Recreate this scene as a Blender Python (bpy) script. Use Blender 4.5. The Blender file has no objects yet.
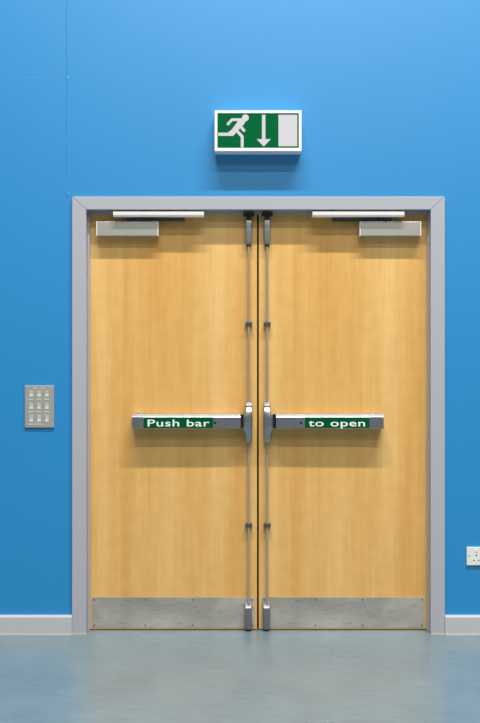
import bpy, bmesh, math, random
from mathutils import Vector, Matrix
random.seed(4)
S = bpy.context.scene
COL = S.collection

# ------------------------------------------------------------------ camera
CAM_D, CAM_Z, FPX = 5.0, 1.3255, 1025.0
cam_d = bpy.data.cameras.new('camera'); cam = bpy.data.objects.new('camera', cam_d); COL.objects.link(cam)
cam.location = (0, -CAM_D, CAM_Z); cam.rotation_euler = (math.pi/2, 0, 0)
cam_d.sensor_fit = 'VERTICAL'; cam_d.sensor_height = 36; cam_d.lens = 36*FPX/723
cam_d.clip_start = .05
S.camera = cam
# ------------------------------------------------------------------ view, world
S.view_settings.view_transform = 'Standard'; S.view_settings.look = 'None'
S.view_settings.exposure = 0.15; S.view_settings.gamma = 1
w = bpy.data.worlds.new('world'); S.world = w; w.use_nodes = True
w.node_tree.nodes['Background'].inputs[0].default_value = (.8, .85, 1, 1)
w.node_tree.nodes['Background'].inputs[1].default_value = 0.02
# ------------------------------------------------------------------ ceiling lamp rows and added fill rows
def area(name, x, y, z, sx, sy, power, col=(1, .985, .96)):
    l = bpy.data.lights.new(name, 'AREA'); l.shape = 'RECTANGLE'; l.size = sx; l.size_y = sy
    l.energy = power; l.color = col
    o = bpy.data.objects.new(name, l); COL.objects.link(o); o.location = (x, y, z)
    return o
area('lamp_row_near_wall', 0.9, -3.3, 9.0, 6.0, .2, 940)
area('lamp_row_second', 0.9, -6.65, 9.0, 6.0, .2, 410)
area('fill_row_third', 0.9, -10.5, 9.0, 6.0, .3, 260)  # added fill row, evens the light down the wall
area('fill_row_back', 0.9, -14.0, 9.0, 6.0, .3, 130)  # another added fill row, far back, softens the falloff

# ------------------------------------------------------------------ helpers
def px(p, Y): return (p-240)/FPX*(CAM_D+Y)          # measured x of a point lying in the plane y=Y
def pz(p, Y): return CAM_Z-(p-361)/FPX*(CAM_D+Y)    # measured height of a point in the plane y=Y
def lin(c): return tuple(((v/255+.055)/1.055)**2.4 if v/255 > .04045 else v/255/12.92 for v in c)+(1,)

def mat(name, rgb, rough=.5, metal=0, spec=.5, noise=0, nscale=(8, 8, 8), bump=0, bscale=200, bstretch=(1, 1, 1), rvar=0, coat=0):
    m = bpy.data.materials.new(name); m.use_nodes = True
    nt = m.node_tree; b = nt.nodes['Principled BSDF']; N = nt.nodes.new; L = nt.links.new
    b.inputs['Base Color'].default_value = lin(rgb); b.inputs['Roughness'].default_value = rough
    b.inputs['Metallic'].default_value = metal; b.inputs['Specular IOR Level'].default_value = spec
    b.inputs['Coat Weight'].default_value = coat
    tc = N('ShaderNodeTexCoord')
    mp = N('ShaderNodeMapping'); mp.inputs['Scale'].default_value = nscale; L(tc.outputs['Object'], mp.inputs[0])
    n = N('ShaderNodeTexNoise'); n.inputs['Scale'].default_value = 1; n.inputs['Detail'].default_value = 5
    L(mp.outputs[0], n.inputs['Vector'])
    mx = N('ShaderNodeMix'); mx.data_type = 'RGBA'
    c = lin(rgb)
    mx.inputs[6].default_value = tuple(max(0, v*(1-noise)) for v in c[:3])+(1,)
    mx.inputs[7].default_value = tuple(min(1, v*(1+noise)) for v in c[:3])+(1,)
    L(n.outputs['Fac'], mx.inputs[0]); L(mx.outputs[2], b.inputs['Base Color'])
    if rvar:
        mr = N('ShaderNodeMapRange'); mr.inputs[1].default_value = .3; mr.inputs[2].default_value = .7
        mr.inputs[3].default_value = rough-rvar; mr.inputs[4].default_value = rough+rvar
        L(n.outputs['Fac'], mr.inputs[0]); L(mr.outputs[0], b.inputs['Roughness'])
    if bump:
        m2 = N('ShaderNodeMapping'); m2.inputs['Scale'].default_value = bstretch; L(tc.outputs['Object'], m2.inputs[0])
        n2 = N('ShaderNodeTexNoise'); n2.inputs['Scale'].default_value = bscale; n2.inputs['Detail'].default_value = 3
        L(m2.outputs[0], n2.inputs['Vector'])
        bp = N('ShaderNodeBump'); bp.inputs['Strength'].default_value = bump; bp.inputs['Distance'].default_value = .002
        L(n2.outputs['Fac'], bp.inputs['Height']); L(bp.outputs[0], b.inputs['Normal'])
    return m

def wood_mat():
    m = bpy.data.materials.new('beech_veneer'); m.use_nodes = True
    nt = m.node_tree; b = nt.nodes['Principled BSDF']; N = nt.nodes.new; L = nt.links.new
    tc = N('ShaderNodeTexCoord')
    def noise(sc, det, rough=.5):
        mp = N('ShaderNodeMapping'); mp.inputs['Scale'].default_value = sc; L(tc.outputs['Object'], mp.inputs[0])
        n = N('ShaderNodeTexNoise'); n.inputs['Scale'].default_value = 1; n.inputs['Detail'].default_value = det
        n.inputs['Roughness'].default_value = rough; L(mp.outputs[0], n.inputs['Vector']); return n
    broad = noise((7, 1, .35), 3)       # broad vertical figure
    fine = noise((120, 1, 2.2), 4, .7)  # fine pores
    cross = noise((14, 1, 16), 2)       # faint cross figure
    def ramp(n, a, bb):
        r = N('ShaderNodeMapRange'); r.inputs[1].default_value = a; r.inputs[2].default_value = bb
        L(n.outputs['Fac'], r.inputs[0]); return r
    mx = N('ShaderNodeMix'); mx.data_type = 'RGBA'
    mx.inputs[6].default_value = lin((221, 164, 82)); mx.inputs[7].default_value = lin((240, 197, 124))
    L(ramp(broad, .3, .7).outputs[0], mx.inputs[0])
    mx2 = N('ShaderNodeMix'); mx2.data_type = 'RGBA'; mx2.blend_type = 'MULTIPLY'; mx2.inputs[0].default_value = .5
    cr = N('ShaderNodeValToRGB'); cr.color_ramp.elements[0].position = .3; cr.color_ramp.elements[0].color = (.82, .78, .7, 1)
    cr.color_ramp.elements[1].position = .62; cr.color_ramp.elements[1].color = (1.0, 1.0, 1.0, 1)
    L(fine.outputs['Fac'], cr.inputs[0]); L(mx.outputs[2], mx2.inputs[6]); L(cr.outputs[0], mx2.inputs[7])
    mx3 = N('ShaderNodeMix'); mx3.data_type = 'RGBA'; mx3.blend_type = 'MULTIPLY'; mx3.inputs[0].default_value = .45
    cr2 = N('ShaderNodeValToRGB'); cr2.color_ramp.elements[0].position = .35; cr2.color_ramp.elements[0].color = (.88, .85, .8, 1)
    cr2.color_ramp.elements[1].position = .65; cr2.color_ramp.elements[1].color = (1, 1, 1, 1)
    L(cross.outputs['Fac'], cr2.inputs[0]); L(mx2.outputs[2], mx3.inputs[6]); L(cr2.outputs[0], mx3.inputs[7])
    L(mx3.outputs[2], b.inputs['Base Color'])
    b.inputs['Roughness'].default_value = .42
    bp = N('ShaderNodeBump'); bp.inputs['Strength'].default_value = .08; bp.inputs['Distance'].default_value = .001
    L(fine.outputs['Fac'], bp.inputs['Height']); L(bp.outputs[0], b.inputs['Normal'])
    return m

def floor_mat():
    m = bpy.data.materials.new('grey_vinyl_floor'); m.use_nodes = True
    nt = m.node_tree; b = nt.nodes['Principled BSDF']; N = nt.nodes.new; L = nt.links.new
    tc = N('ShaderNodeTexCoord')
    def noise(sc, det, rough=.5):
        mp = N('ShaderNodeMapping'); mp.inputs['Scale'].default_value = sc; mp.inputs['Rotation'].default_value = (0, 0, .5)
        L(tc.outputs['Object'], mp.inputs[0])
        n = N('ShaderNodeTexNoise'); n.inputs['Scale'].default_value = 1; n.inputs['Detail'].default_value = det
        n.inputs['Roughness'].default_value = rough; L(mp.outputs[0], n.inputs['Vector']); return n
    a = noise((3, 2, 1), 6, .6); s = noise((9, 30, 1), 4, .7); f = noise((90, 90, 1), 2)
    mx = N('ShaderNodeMix'); mx.data_type = 'RGBA'
    mx.inputs[6].default_value = lin((102, 122, 134)); mx.inputs[7].default_value = lin((132, 151, 156))
    L(a.outputs['Fac'], mx.inputs[0])
    cr = N('ShaderNodeValToRGB'); cr.color_ramp.elements[0].position = .2; cr.color_ramp.elements[0].color = (.5, .53, .52, 1)
    cr.color_ramp.elements[1].position = .75; cr.color_ramp.elements[1].color = (1.0, 1.0, 1.0, 1)
    L(s.outputs['Fac'], cr.inputs[0])
    mx2 = N('ShaderNodeMix'); mx2.data_type = 'RGBA'; mx2.blend_type = 'MULTIPLY'; mx2.inputs[0].default_value = .5
    L(mx.outputs[2], mx2.inputs[6]); L(cr.outputs[0], mx2.inputs[7]); L(mx2.outputs[2], b.inputs['Base Color'])
    mr = N('ShaderNodeMapRange'); mr.inputs[1].default_value = 0; mr.inputs[2].default_value = 1
    mr.inputs[3].default_value = .2; mr.inputs[4].default_value = .38
    L(a.outputs['Fac'], mr.inputs[0]); L(mr.outputs[0], b.inputs['Roughness'])
    b.inputs['Specular IOR Level'].default_value = .6
    bp = N('ShaderNodeBump'); bp.inputs['Strength'].default_value = .1; bp.inputs['Distance'].default_value = .001
    L(f.outputs['Fac'], bp.inputs['Height']); L(bp.outputs[0], b.inputs['Normal'])
    return m

def steel_plate_mat():
    m = mat('scuffed_painted_sheen_plate', (204, 198, 188), .5, .75, noise=.6, nscale=(3.5, 3.5, 5), rvar=.1, bump=.1, bscale=40, bstretch=(1, 1, 30))  # broad tone variation stands in for uneven reflections; scuffs are layered below
    nt = m.node_tree; b = nt.nodes['Principled BSDF']; N = nt.nodes.new; L = nt.links.new
    src = b.inputs['Base Color'].links[0].from_socket
    tc = N('ShaderNodeTexCoord'); mp = N('ShaderNodeMapping'); mp.inputs['Rotation'].default_value = (0, .9, 0)
    mp.inputs['Scale'].default_value = (14, 14, 60); L(tc.outputs['Object'], mp.inputs[0])
    n = N('ShaderNodeTexNoise'); n.inputs['Scale'].default_value = 1; n.inputs['Detail'].default_value = 6; L(mp.outputs[0], n.inputs['Vector'])
    cr = N('ShaderNodeValToRGB'); cr.color_ramp.elements[0].position = .3; cr.color_ramp.elements[0].color = (.6, .6, .58, 1)
    cr.color_ramp.elements[1].position = .45; cr.color_ramp.elements[1].color = (1, 1, 1, 1)
    L(n.outputs['Fac'], cr.inputs[0])
    mx = N('ShaderNodeMix'); mx.data_type = 'RGBA'; mx.blend_type = 'MULTIPLY'; mx.inputs[0].default_value = .6
    L(src, mx.inputs[6]); L(cr.outputs[0], mx.inputs[7]); L(mx.outputs[2], b.inputs['Base Color'])
    return m

M = dict(
    blue=mat('blue_wall_paint', (0, 134, 197), .48, spec=1.0, noise=.03, nscale=(1.5, 1, 1.5), bump=.12, bscale=90),
    white=mat('dimmed_room_paint', (118, 112, 104), .8, noise=.02),  # unseen room surfaces, coloured darker to cut bounce light
    frame=mat('grey_gloss_frame_paint', (176, 177, 184), .4, noise=.02, nscale=(3, 3, 3), bump=.06, bscale=60),
    skirt=mat('pale_grey_skirting_paint', (190, 191, 192), .4, noise=.03, nscale=(6, 6, 6), bump=.06, bscale=60),
    wood=wood_mat(), floor=floor_mat(), plate=steel_plate_mat(),
    edge=mat('dark_hardwood_edge', (62, 30, 16), .6, noise=.15, nscale=(40, 40, 3)),
    sealant=mat('cream_sealant', (160, 157, 144), .6, noise=.15, nscale=(20, 20, 20)),
    steel=mat('satin_steel', (170, 171, 174), .36, 1, noise=.06, nscale=(60, 60, 3), bump=.05, bscale=60, bstretch=(1, 1, 20)),
    rod=mat('steel_rod', (196, 184, 166), .35, .55, noise=.05),
    alu=mat('silver_closer_metal', (212, 211, 203), .38, .75, noise=.05, nscale=(3, 40, 40)),
    track=mat('pale_aluminium_track', (232, 230, 226), .45, 0, noise=.03),
    cast=mat('cast_grey_metal', (138, 139, 138), .42, .7, noise=.15, nscale=(120, 120, 120), bump=.25, bscale=900),
    dark=mat('grey_plastic_clip', (70, 72, 76), .5, noise=.1),
    black=mat('black_rubber', (16, 16, 17), .6, noise=.2),
    signwhite=mat('white_sign_housing', (240, 240, 238), .4, noise=.01),
    pict=mat('pale_grey_pictogram', (200, 198, 203), .5, noise=.01),
    green=mat('safety_green', (0, 94, 50), .5, spec=.05, noise=.03),
    greenbar=mat('dark_green_label', (0, 82, 44), .5, spec=.08, noise=.03),
    letter=mat('white_lettering', (235, 245, 240), .5, noise=.01),
    switchplate=mat('brushed_grey_plate', (182, 180, 174), .42, .4, noise=.06, nscale=(20, 20, 200)),
    rocker=mat('cream_plastic_rocker', (226, 224, 212), .4, noise=.02),
    tag_=mat('pale_label_strip', (196, 194, 186), .5, noise=.1, nscale=(400, 400, 400)),
    socket=mat('white_plastic_socket', (232, 231, 226), .35, noise=.01),
)

def props(o, label=None, cat=None, group=None, kind=None):
    if label: o['label'] = label
    if cat: o['category'] = cat
    if group: o['group'] = group
    if kind: o['kind'] = kind
    return o
def empty(name, loc):
    o = bpy.data.objects.new(name, None); COL.objects.link(o); o.location = loc; o.empty_display_size = .05; return o
def wloc(o):
    v = Vector(o.location)
    while o.parent: o = o.parent; v += Vector(o.location)
    return v
class MB:
    """collects shapes given in world metres; build() links ONE mesh object with its origin in its middle"""
    def __init__(s): s.bm = bmesh.new()
    def _add(s, b):
        me = bpy.data.meshes.new('tmp'); b.to_mesh(me); s.bm.from_mesh(me); b.free(); bpy.data.meshes.remove(me)
    def box(s, x0, x1, y0, y1, z0, z1, bev=0, seg=2):
        b = bmesh.new(); bmesh.ops.create_cube(b, size=1)
        for v in b.verts:
            v.co = Vector(((x0+x1)/2+v.co.x*abs(x1-x0), (y0+y1)/2+v.co.y*abs(y1-y0), (z0+z1)/2+v.co.z*abs(z1-z0)))
        if bev: bmesh.ops.bevel(b, geom=list(b.edges), offset=bev, segments=seg, affect='EDGES', profile=.6)
        s._add(b); return s
    def poly(s, pts, y0, y1, bev=0):
        """outline in x,z extruded from y0 (front) to y1"""
        b = bmesh.new(); vs = [b.verts.new((x, y0, z)) for x, z in pts]; f = b.faces.new(vs)
        r = bmesh.ops.extrude_face_region(b, geom=[f])
        for g in r['geom']:
            if isinstance(g, bmesh.types.BMVert): g.co.y = y1
        bmesh.ops.recalc_face_normals(b, faces=b.faces)
        if bev:
            ed = [e for e in b.edges if all(abs(v.co.y-y0) < 1e-6 for v in e.verts)]
            bmesh.ops.bevel(b, geom=ed, offset=bev, segments=2, affect='EDGES', profile=.6)
        s._add(b); return s
    def prof(s, pts, x0, x1):
        """profile in y,z extruded along x"""
        b = bmesh.new(); vs = [b.verts.new((x0, y, z)) for y, z in pts]; f = b.faces.new(vs)
        r = bmesh.ops.extrude_face_region(b, geom=[f])
        for g in r['geom']:
            if isinstance(g, bmesh.types.BMVert): g.co.x = x1
        bmesh.ops.recalc_face_normals(b, faces=b.faces); s._add(b); return s
    def loft(s, secs, seg=3, r=.3):
        """rounded-rectangle sections (xc, halfwidth, yfront, yback, z) joined upward"""
        b = bmesh.new(); rings = []
        for xc, hw, yf, yb, z in secs:
            rr = min(hw, (yb-yf)/2)*r; ring = []
            for cx, cy, a0 in ((xc+hw-rr, yb-rr, 0), (xc-hw+rr, yb-rr, 90), (xc-hw+rr, yf+rr, 180), (xc+hw-rr, yf+rr, 270)):
                for k in range(seg+1):
                    a = math.radians(a0+90*k/seg); ring.append(b.verts.new((cx+rr*math.cos(a), cy+rr*math.sin(a), z)))
            rings.append(ring)
        n = len(rings[0])
        for A, B in zip(rings, rings[1:]):
            for i in range(n): b.faces.new((A[i], A[(i+1) % n], B[(i+1) % n], B[i]))
        b.faces.new(rings[0]); b.faces.new(rings[-1])
        bmesh.ops.recalc_face_normals(b, faces=b.faces); s._add(b); return s
    def cyl(s, c, r, h, axis='z', seg=20, r2=None):
        b = bmesh.new(); bmesh.ops.create_cone(b, cap_ends=True, segments=seg, radius1=r, radius2=r if r2 is None else r2, depth=h)
        R = {'z': Matrix(), 'x': Matrix.Rotation(math.pi/2, 4, 'Y'), 'y': Matrix.Rotation(math.pi/2, 4, 'X')}[axis]
        b.transform(Matrix.Translation(Vector(c)) @ R); s._add(b); return s
    def build(s, name, m, parent=None, smooth=False):
        bm = s.bm
        lo = Vector([min(v.co[i] for v in bm.verts) for i in range(3)]); hi = Vector([max(v.co[i] for v in bm.verts) for i in range(3)])
        c = (lo+hi)/2
        if parent is None: c.z = lo.z
        for v in bm.verts: v.co -= c
        me = bpy.data.meshes.new(name); bm.to_mesh(me); bm.free()
        me.materials.append(m)
        if smooth:
            for p in me.polygons: p.use_smooth = True
        o = bpy.data.objects.new(name, me); COL.objects.link(o)
        if parent: o.parent = parent; o.location = c-wloc(parent)
        else: o.location = c
        if smooth:
            me.set_sharp_from_angle(angle=math.radians(35))
        return o
def box(name, m, parent, *a, **k): return MB().box(*a, **k).build(name, m, parent)

# ------------------------------------------------------------------ setting
RX0, RX1, RY0, RZ = -5.2, 5.8, -16.0, 9.15
AX0, AX1 = px(72, -.018), px(445, -.018)            # architrave outside
IX0, IX1 = px(86.2, -.018), px(430.8, -.018)        # clear opening
AT, IT = pz(196, -.018), pz(209, -.018)
LT = .032                                            # lining thickness
wb = MB()
wb.box(RX0-.2, IX0-LT, 0, .22, 0, RZ).box(IX1+LT, RX1+.2, 0, .22, 0, RZ).box(IX0-LT, IX1+LT, 0, .22, IT+LT, RZ)
wf = props(wb.build('wall_front', M['blue']), 'blue painted wall around the double doors', 'wall', kind='structure')
props(box('floor', M['floor'], None, RX0-.2, RX1+.2, RY0-.2, .6, -.12, 0), 'grey blue vinyl floor in front of the doors', 'floor', kind='structure')
props(box('ceiling', M['white'], None, RX0-.2, RX1+.2, RY0-.2, .22, RZ, RZ+.1), 'unseen darkened ceiling above the hall', 'ceiling', kind='structure')
props(box('wall_left', M['white'], None, RX0-.2, RX0, RY0, 0, 0, RZ), 'plain side wall left of the hall', 'wall', kind='structure')
props(box('wall_right', M['white'], None, RX1, RX1+.2, RY0, 0, 0, RZ), 'plain side wall right of the hall', 'wall', kind='structure')
props(box('wall_back', M['white'], None, RX0-.2, RX1+.2, RY0-.2, RY0, 0, RZ), 'plain wall behind the viewer', 'wall', kind='structure')

# board joint in the wall paint, up and to the left of the frame
jb = bmesh.new()
def ridge(p0, p1, n, wd, hgt):
    d = (Vector(p1)-Vector(p0)); s_ = Vector((-d.z, 0, d.x)).normalized(); prev = None
    for i in range(n+1):
        c = Vector(p0)+d*(i/n); h = hgt*(.35+.9*random.random()); j = s_*random.uniform(-.002, .002)
        k = [jb.verts.new(c+j+s_*wd+Vector((0, .0015, 0))), jb.verts.new(c+j+Vector((0, -h, 0))), jb.verts.new(c+j-s_*wd*.5+Vector((0, .0015, 0)))]
        if prev:
            for a in range(2): jb.faces.new((prev[a], prev[a+1], k[a+1], k[a]))
        prev = k
sx = px(67, 0)
ridge((sx, 0, pz(194, 0)), (sx-.01, 0, RZ), 160, .010, .0012)
ridge((RX0, 0, pz(77, 0)), (sx, 0, pz(77.5, 0)), 140, .007, .0003)
for bx_, bz_, r_ in ((sx+.002, pz(78, 0), .010), (sx+.004, pz(80, 0), .007), (sx+.001, pz(193, 0), .008), (sx+.006, pz(195, 0), .007)):
    r = bmesh.ops.create_uvsphere(jb, u_segments=12, v_segments=8, radius=r_)
    for v in r['verts']: v.co = Vector((v.co.x*.8+bx_, v.co.y*.14, v.co.z*1.3+bz_))
bmesh.ops.recalc_face_normals(jb, faces=jb.faces)
j = MB(); j.bm = jb
props(j.build('trim_2', M['blue'], None, smooth=True), 'painted-over board joint ridge in the wall above left of the frame', 'wall joint', kind='structure')

# skirting
SKH = pz(615.5, -.025)
def skirting(name, x0, x1, label):
    t = empty(name, ((x0+x1)/2, -.0125, 0)); props(t, label, 'skirting board', kind='structure')
    MB().prof([(0, 0), (-.025, 0), (-.025, SKH-.007), (-.022, SKH-.002), (-.016, SKH), (0, SKH)], x0, x1).build('board', M['skirt'], t)
    MB().prof([(-.025, 0), (-.0315, 0), (-.029, .003), (-.025, .005)], x0, x1).build('sealant_bead', M['sealant'], t)
skirting('baseboard_left', RX0, AX0, 'pale grey skirting board left of the door frame')
skirting('baseboard_right', AX1, RX1, 'pale grey skirting board right of the door frame')

# ------------------------------------------------------------------ door frame
fr = props(empty('trim_1', ((AX0+AX1)/2, 0, 0)), 'grey painted frame with mitred architrave around the wooden double doors', 'door frame', kind='structure')
AF = -.018
g = .0014
def arch(pts): MB().poly(pts, AF, 0, .0025).build('architrave', M['frame'], fr)
arch([(AX0, 0), (IX0, 0), (IX0, IT-g), (AX0, AT-g)])
arch([(IX1, 0), (AX1, 0), (AX1, AT-g), (IX1, IT-g)])
arch([(AX0, AT), (IX0, IT), (IX1, IT), (AX1, AT)])
SF, SB = .036, .058
box('lining', M['frame'], fr, IX0-LT, IX0, 0, .2, 0, IT)
box('lining', M['frame'], fr, IX1, IX1+LT, 0, .2, 0, IT)
box('lining', M['frame'], fr, IX0-LT, IX1+LT, 0, .2, IT, IT+LT)
LX0, LX1 = px(90.3, SB), px(426.7, SB)
LTOP = pz(213.9, SB)
box('door_stop', M['frame'], fr, IX0, LX0, SF, SB, 0, IT, bev=.0015)
box('door_stop', M['frame'], fr, LX1, IX1, SF, SB, 0, IT, bev=.0015)
box('door_stop', M['frame'], fr, LX0, LX1, .050, SB, LTOP, IT, bev=.001)
for a, b in ((AX0, IX0), (IX1, AX1)):
    MB().prof([(AF, 0), (AF-.005, 0), (AF-.004, .0025), (AF, .004)], a, b).build('sealant_bead', M['sealant'], fr)
# small paint chips at the mitre
# closer tracks belong to the head of the frame
for a, b in ((113, 204), (312.5, 404.5)):
    x0, x1 = px(a, -.022), px(b, -.022); z0, z1 = pz(215.8, -.022), pz(211.1, -.022)
    t = MB().box(x0, x1, -.022, .051, z0+.006, z1, .0012).box(x0, x1, -.020, SF, z0, z0+.0045, .001).box(x0+.002, x1-.002, -.017, SF, z0+.004, z0+.007).build('closer_track', M['track'], fr)
# keepers for the top bolts
for c in (248.8, 267.2):
    x = px(c, .03); MB().box(x-.027, x+.027, .012, SF+.02, LTOP-.011, LTOP+.002, .002).box(x-.010, x+.010, .022, SF+.02, LTOP-.028, LTOP-.011, .002).build('bolt_keeper', M['black'], fr)

# ------------------------------------------------------------------ text
def text_mesh(s, x0, x1, z0, z1, y, name, m, parent, bold=.012):
    cu = bpy.data.curves.new('t', 'FONT'); cu.body = s; cu.size = 1; cu.offset = bold; cu.extrude = .02; cu.space_character = 1.08
    o = bpy.data.objects.new('t', cu); COL.objects.link(o)
    bpy.context.view_layer.update()
    me = bpy.data.meshes.new_from_object(o.evaluated_get(bpy.context.evaluated_depsgraph_get()))
    bpy.data.objects.remove(o); bm = bmesh.new(); bm.from_mesh(me)
    ax = [v.co.x for v in bm.verts]; a0, a1 = min(ax), max(ax)
    base, cap = -.0-bold, .70+bold
    for v in bm.verts:
        X = x0+(v.co.x-a0)/(a1-a0)*(x1-x0); Zz = z0+(v.co.y-base)/(cap-base)*(z1-z0); v.co = Vector((X, y-v.co.z*.02, Zz))
    mb = MB(); mb.bm.free(); mb.bm = bm
    return mb.build(name, m, parent)

# ------------------------------------------------------------------ door leaves with panic hardware
LF, LB = .0595, .104       # leaf front and back
LBOT = .0045
def leaf(num, x0, x1, rod, s, closer, bar, label, words, cyl_px, lab_px, txt_px, cap_px):
    """s=+1: the bar lies to the right of the rod, -1: to the left"""
    door = props(empty('door_%d' % num, ((x0+x1)/2, (LF+LB)/2, 0)), label, 'door', kind='structure')
    box('door_leaf', M['wood'], door, x0, x1, LF, LB, LBOT, LTOP+.006, bev=.0012)
    # dark lipping down the meeting edge
    ex = x1 if s < 0 else x0
    box('edge_strip', M['edge'], door, ex if s < 0 else ex-.0016, ex+.0016 if s < 0 else ex, LF+.004, LB, LBOT+.002, LTOP+.004)
    # kick plate
    KY = LF-.0018
    k0, k1 = (px(91.8, KY), px(254.7, KY)) if s < 0 else (px(261.6, KY), px(424.3, KY))
    kz0, kz1 = pz(627.2, KY), pz(596.8, KY)
    kp = box('kick_plate', M['plate'], door, k0, k1, KY, LF, kz0, kz1, bev=.0006)
    for xx in (k0+.012, k0+(k1-k0)*.33, k0+(k1-k0)*.62, k1-.012):
        for zz in (kz0+.012, kz1-.012):
            MB().cyl((xx, KY-.0008, zz), .0035, .0022, 'y', 12).cyl((xx, KY-.002, zz), .0012, .0006, 'y', 8).build('screw', M['dark'], kp)
    # vertical rod
    RY = .040; x = px(rod, RY)
    MB().cyl((x, RY, (pz(243, RY)+pz(604, RY))/2), .0058, pz(243, RY)-pz(604, RY), 'z', 16).build('vertical_rod', M['rod'], door, smooth=True)
    for p in (323.3, 524.6):
        z = pz(p, RY)
        MB().box(x-.017, x+.017, RY-.011, LF, z-.009, z+.009, .003).build('rod_guide', M['dark'], door)
    # top bolt case
    TY = .022; x = px(rod, TY)
    zt, zb = pz(218.5, TY), pz(244, TY)
    hw = .0155
    MB().loft([(x, hw*.8, TY+.012, LF, zb), (x, hw*.96, TY+.002, LF, zb+.01), (x, hw, TY, LF, (zt+zb)/2), (x, hw*1.02, TY+.002, LF, zt-.02), (x, hw*1.0, TY+.008, LF, zt)]).build('top_bolt_case', M['cast'], door, smooth=True)
    MB().cyl((x, .045, zb-.002), .011, .010, 'z', 16).build('rod_collar', M['black'], door)
    MB().cyl((x, .045, zt+.008), .0075, .026, 'z', 16).build('bolt', M['steel'], door, smooth=True)
    # bottom bolt case: bright sloping top, body down to the floor
    BY = .024; x = px(rod-.6, BY)
    zt, zb = pz(603.3, BY), .004
    hw = .0165
    MB().loft([(x, hw*.9, BY+.006, LF, zb+.006), (x, hw*1.02, BY, LF, zb+.016), (x, hw, BY, LF, zt-.030), (x, hw, BY, LF, zt-.022), (x, hw, BY+.003, LF, zt-.018), (x, hw*.98, BY+.024, LF, zt-.002), (x, hw*.8, BY+.032, LF, zt)]).build('bottom_bolt_case', M['cast'], door, smooth=True)
    MB().cyl((x, .046, zb+.003), .008, .010, 'z', 14).build('bolt', M['black'], door)
    # centre case
    CY = -.004; x = px(rod-.3*s*0-.0, CY)
    def Q(p): return pz(p, CY)
    e = s*.008
    MB().loft([
        (x, .0155, CY+.022, LF, Q(442.5)), (x, .0165, CY+.008, LF, Q(440)), (x, .0165, CY+.004, LF, Q(433)), (x+e*.5, .021, CY+.002, LF, Q(430)),
        (x+e*1.2, .0275, CY, LF, Q(427)), (x+e*1.2, .0275, CY, LF, Q(418)), (x+e*.8, .0235, CY+.0005, LF, Q(415.5)),
        (x+e*.25, .0182, CY+.002, LF, Q(413)), (x, .0160, CY+.004, LF, Q(411)), (x, .0158, CY+.006, LF, Q(410)), (x, .0155, CY+.022, LF, Q(406.8)), (x, .0155, CY+.022, LF, Q(405.4)), (x, .0155, CY+.036, LF, Q(402.6)), (x, .0135, CY+.046, LF, Q(401.4))], r=.25).build('bar_mechanism_case', M['steel'], door, smooth=True)
    # push bar
    PY = -.022
    a, b = sorted((px(bar[0], PY), px(bar[1], PY)))
    zt, zf, zb = pz(413.3, PY+.02), pz(416.6, PY), pz(428.2, PY)
    pbx0, pbx1 = a, b
    prof = [(PY+.052, zb+.003), (PY+.004, zb), (PY, zb+.003), (PY, zf-.001), (PY+.003, zf+.003), (PY+.020, zt), (PY+.052, zt)]
    pb = MB().prof(prof, a, b).build('push_bar', M['steel'], door, smooth=True)
    # rail the bar slides in, screwed to the leaf
    MB().box(a+.002, b-.002, PY+.050, LF, zb+.004, zt-.001, .002).build('rail', M['steel'], pb)
    # end cap at the hinge side
    c0, c1 = sorted((px(cap_px[0], PY), px(cap_px[1], PY)))
    capP = [(LF-.0005, zb-.001), (PY+.003, zb-.0015), (PY-.0015, zb+.002), (PY-.0015, zf), (PY+.002, zf+.004), (PY+.019, zt+.0015), (LF-.0005, zt+.0015)]
    MB().prof(capP, c0, c1).build('end_cap', M['steel'], pb, smooth=True)
    MB().cyl(((c0+c1)/2, PY+.03, zt+.002), .004, .003, 'z', 10).cyl((c0+.01 if s < 0 else c1-.01, PY-.002, (zb+zf)/2), .003, .002, 'y', 10).build('screw', M['dark'], pb)
    # black bellows between bar and case
    g0, g1 = (b, b+.014) if s < 0 else (a-.014, a)
    bl = MB()
    for k in range(4):
        xa = g0+(g1-g0)*k/4; bl.box(xa, xa+.0026, PY+.004, LF-.004, zb+.002, zt-.004, .0008)
    bl.box(g0, g1, PY+.008, LF-.002, zb+.004, zt-.007)
    bl.build('bellows', M['black'], pb)
    # lock hole
    MB().cyl((px(cyl_px, PY), PY, (zb+zf)/2), .0062, .003, 'y', 20).build('key_hole', M['black'], pb)
    # green label with white words
    l0, l1 = px(lab_px[0], PY), px(lab_px[1], PY)
    sp = box('sign_strip', M['greenbar'], pb, l0, l1, PY-.0012, PY, zb+.0035, zf-.0005)
    text_mesh(words, px(txt_px[0], PY), px(txt_px[1], PY), pz(425.9, PY), pz(418.9, PY), PY-.0013, 'lettering', M['letter'], pb)
    # closer body with arm
    KY2 = .008
    c0, c1 = px(closer[0], KY2), px(closer[1], KY2); z0, z1 = pz(235.2, KY2), pz(221, KY2)
    cl = MB().box(c0+.006, c1-.006, KY2, LF, z0, z1, .002).build('door_closer', M['alu'], door)
    MB().box(c0, c0+.0055, KY2-.0015, LF-.001, z0-.001, z1+.001, .0015).build('end_cap', M['track'], cl)
    MB().box(c1-.0055, c1, KY2-.0015, LF-.001, z0-.001, z1+.001, .0015).build('end_cap', M['track'], cl)
    xp = c0+(c1-c0)*.5; xe = px(183 if s < 0 else 334, .03)
    MB().cyl((xp, .044, z1+.006), .010, .012, 'z', 18).poly([(min(xp, xe)-.008, z1+.004), (max(xp, xe)+.008, z1+.007), (max(xp, xe)+.008, z1+.015), (min(xp, xe)-.008, z1+.015)], .020, .046).cyl((xe, .036, z1+.016), .006, .010, 'z', 12).build('arm', M['dark'], cl)
    return door

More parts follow.
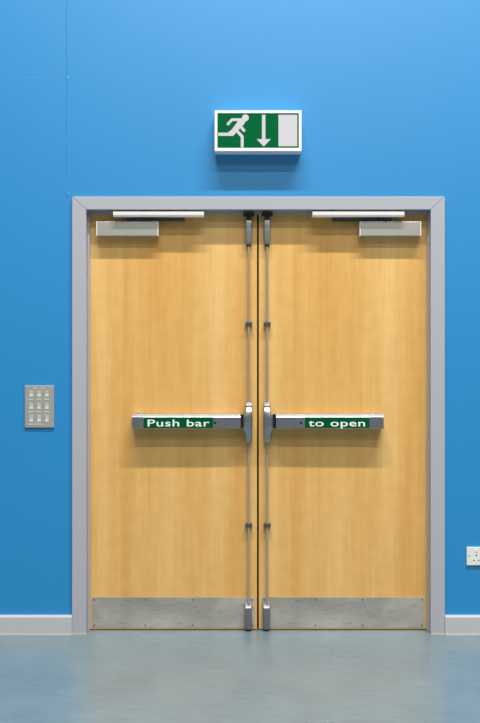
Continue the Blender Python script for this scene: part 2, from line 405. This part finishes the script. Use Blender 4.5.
xm = px(257.9, LF)
D1 = leaf(1, LX0-.004, xm-.0045, 248.8, -1, (96.2, 158.4), (132.5, 240.6),
     'left wooden door with a push bar reading Push bar', 'Push bar', 214.8, (143.6, 213.0), (147.6, 209.6), (132.0, 143.2))
D2 = leaf(2, xm+.0045, LX1+.004, 267.2, 1, (359.6, 421.2), (276.2, 383.0),
     'right wooden door with a push bar reading to open', 'to open', 301.0, (305.0, 369.4), (308.5, 365.0), (370.0, 383.6))
# meeting strip behind the gap, carried by the left leaf
box('meeting_strip', M['edge'], D1, xm-.02, xm+.02, LB, LB+.012, LBOT+.002, LTOP)

# ------------------------------------------------------------------ emergency exit sign
SY = -.085
ex = props(empty('exit_sign', (px(258, 0), 0, pz(151.3, SY))), 'white boxed green running man exit sign with down arrow above the doors', 'exit sign')
x0, x1, z0, z1 = px(214.6, SY), px(301.6, SY), pz(150.6, SY), pz(109.9, SY)
box('housing', M['signwhite'], ex, x0, x1, SY+.004, 0, z0, z1, bev=.003)
p0, p1, q0, q1 = px(217.4, SY), px(298.8, SY), pz(147.4, SY), pz(112.7, SY)
MB().box(x0, p0, SY, SY+.008, z0, z1, .0015).box(p1, x1, SY, SY+.008, z0, z1, .0015).box(p0-.001, p1+.001, SY, SY+.008, z0, q0, .0015).box(p0-.001, p1+.001, SY, SY+.008, q1, z1, .0015).build('bezel', M['signwhite'], ex)
box('panel', M['green'], ex, p0, p1, SY+.002, SY+.005, q0, q1)
PYs = SY+.0019
def C(a, b): return (px(212+a/10, SY), pz(107.7+b/10, SY))
def stroke(mb, pts, wd, y):
    P = [Vector(C(*p)) for p in pts]; hw = wd/10/FPX*CAM_D/2; Lf, Rt = [], []
    for i, p in enumerate(P):
        d0 = (P[i]-P[i-1]).normalized() if i else None; d1 = (P[i+1]-P[i]).normalized() if i < len(P)-1 else None
        d = (d0+d1).normalized() if d0 and d1 else (d0 or d1)
        n = Vector((-d.y, d.x)); k = hw/(max(.5, n.dot(Vector((-(d0 or d1).y, (d0 or d1).x)))))
        Lf.append(p+n*k); Rt.append(p-n*k)
    mb.poly([tuple(v) for v in Lf+Rt[::-1]], y, PYs+.0002)
mn = MB()
hc = C(334, 95); hr = 34/10/FPX*CAM_D
mn.poly([(hc[0]+hr*math.cos(t*math.pi/16), hc[1]+hr*math.sin(t*math.pi/16)) for t in range(32)], PYs-.0005, PYs+.0002)
stroke(mn, [(152, 166), (200, 114), (300, 114)], 27, PYs-.0006)
mn.poly([C(*p) for p in [(262, 101), (318, 101), (336, 128), (322, 158), (296, 184), (262, 222), (212, 276), (120, 276), (150, 250), (196, 214), (252, 140)]][::-1], PYs-.0007, PYs+.0002)
stroke(mn, [(62, 260), (190, 260)], 32, PYs-.0008)
stroke(mn, [(236, 212), (302, 284), (302, 392)], 29, PYs-.0009)
stroke(mn, [(270, 160), (326, 232)], 29, PYs-.0010)
mn.build('running_man', M['pict'], ex)
def C2(a, b): return C(a+460, b)
ar = MB()
stroke(ar, [(517, 65), (517, 318)], 34, PYs-.0006)
ar.poly([C2(-14, 308), C2(128, 308), C2(57, 383)], PYs-.0007, PYs+.0002)
ar.build('down_arrow', M['pict'], ex)
a, b = C2(205, 65), C2(393, 380)
box('doorway_symbol', M['pict'], ex, a[0], b[0], PYs-.0006, PYs+.0002, b[1], a[1])

# ------------------------------------------------------------------ light switch panel
WY = -.010
sw = props(empty('light_switch', (px(39.2, 0), 0, pz(427.2, WY))), 'grey metal plate of nine white rocker switches on the wall left of the doors', 'light switch')
x0, x1, z0, z1 = px(24.6, WY), px(54.0, WY), pz(427.2, WY), pz(385, WY)
box('plate', M['switchplate'], sw, x0, x1, WY, 0, z0, z1, bev=.003)
for r_, (ya, yb) in enumerate(((390.6, 396.2), (402.9, 408.6), (415.3, 421.2))):
    for c_, xc in enumerate((31.2, 39.0, 46.8)):
        hw = 1.75
        X0, X1, Z0, Z1 = px(xc-hw, WY), px(xc+hw, WY), pz(yb, WY), pz(ya, WY); zm = (Z0+Z1)/2
        MB().prof([(WY+.001, Z0), (WY-.0015, Z0), (WY-.0022, zm), (WY-.006, Z1), (WY+.001, Z1)], X0, X1).build('rocker', M['rocker'], sw)
        if not (r_ == 2 and c_ == 2):
            box('label_strip', M['tag_'], sw, px(xc-2.9, WY), px(xc+2.7, WY), WY-.0008, WY, pz(yb+3.2, WY), pz(yb+1.9, WY))
for xc in (35.2, 42.8):
    box('label_strip', M['tag_'], sw, px(xc-2, WY), px(xc+2, WY), WY-.0008, WY, pz(388.2, WY), pz(387.0, WY))

# ------------------------------------------------------------------ wall socket at the right edge
so = props(empty('wall_socket', (px(481.8, 0), 0, pz(564.9, WY))), 'white plastic double wall socket low on the blue wall at right', 'socket')
x0 = px(466.8, WY); x1 = x0+.146; z0, z1 = pz(564.9, WY), pz(546.6, WY)
box('plate', M['socket'], so, x0, x1, WY, 0, z0, z1, bev=.0025)
xc = (x0+x1)/2; zc = pz(555.4, WY)
for s_ in (-1, 1):
    sx_ = xc+s_*.0265
    MB().box(sx_-.003, sx_+.003, WY-.0005, WY+.002, zc-.001, zc+.007).box(sx_-.0145, sx_-.0080, WY-.0005, WY+.002, zc-.024, zc-.019).box(sx_+.0080, sx_+.0145, WY-.0005, WY+.002, zc-.024, zc-.019).build('pin_holes', M['black'], so)
    MB().box(sx_-.008+s_*.0, sx_+.008, WY-.0018, WY+.001, zc+.019, zc+.032, .0008).build('rocker', M['socket'], so)
    MB().cyl((xc+s_*.0605, WY-.0004, zc), .003, .0012, 'y', 12).build('screw', M['dark'], so)
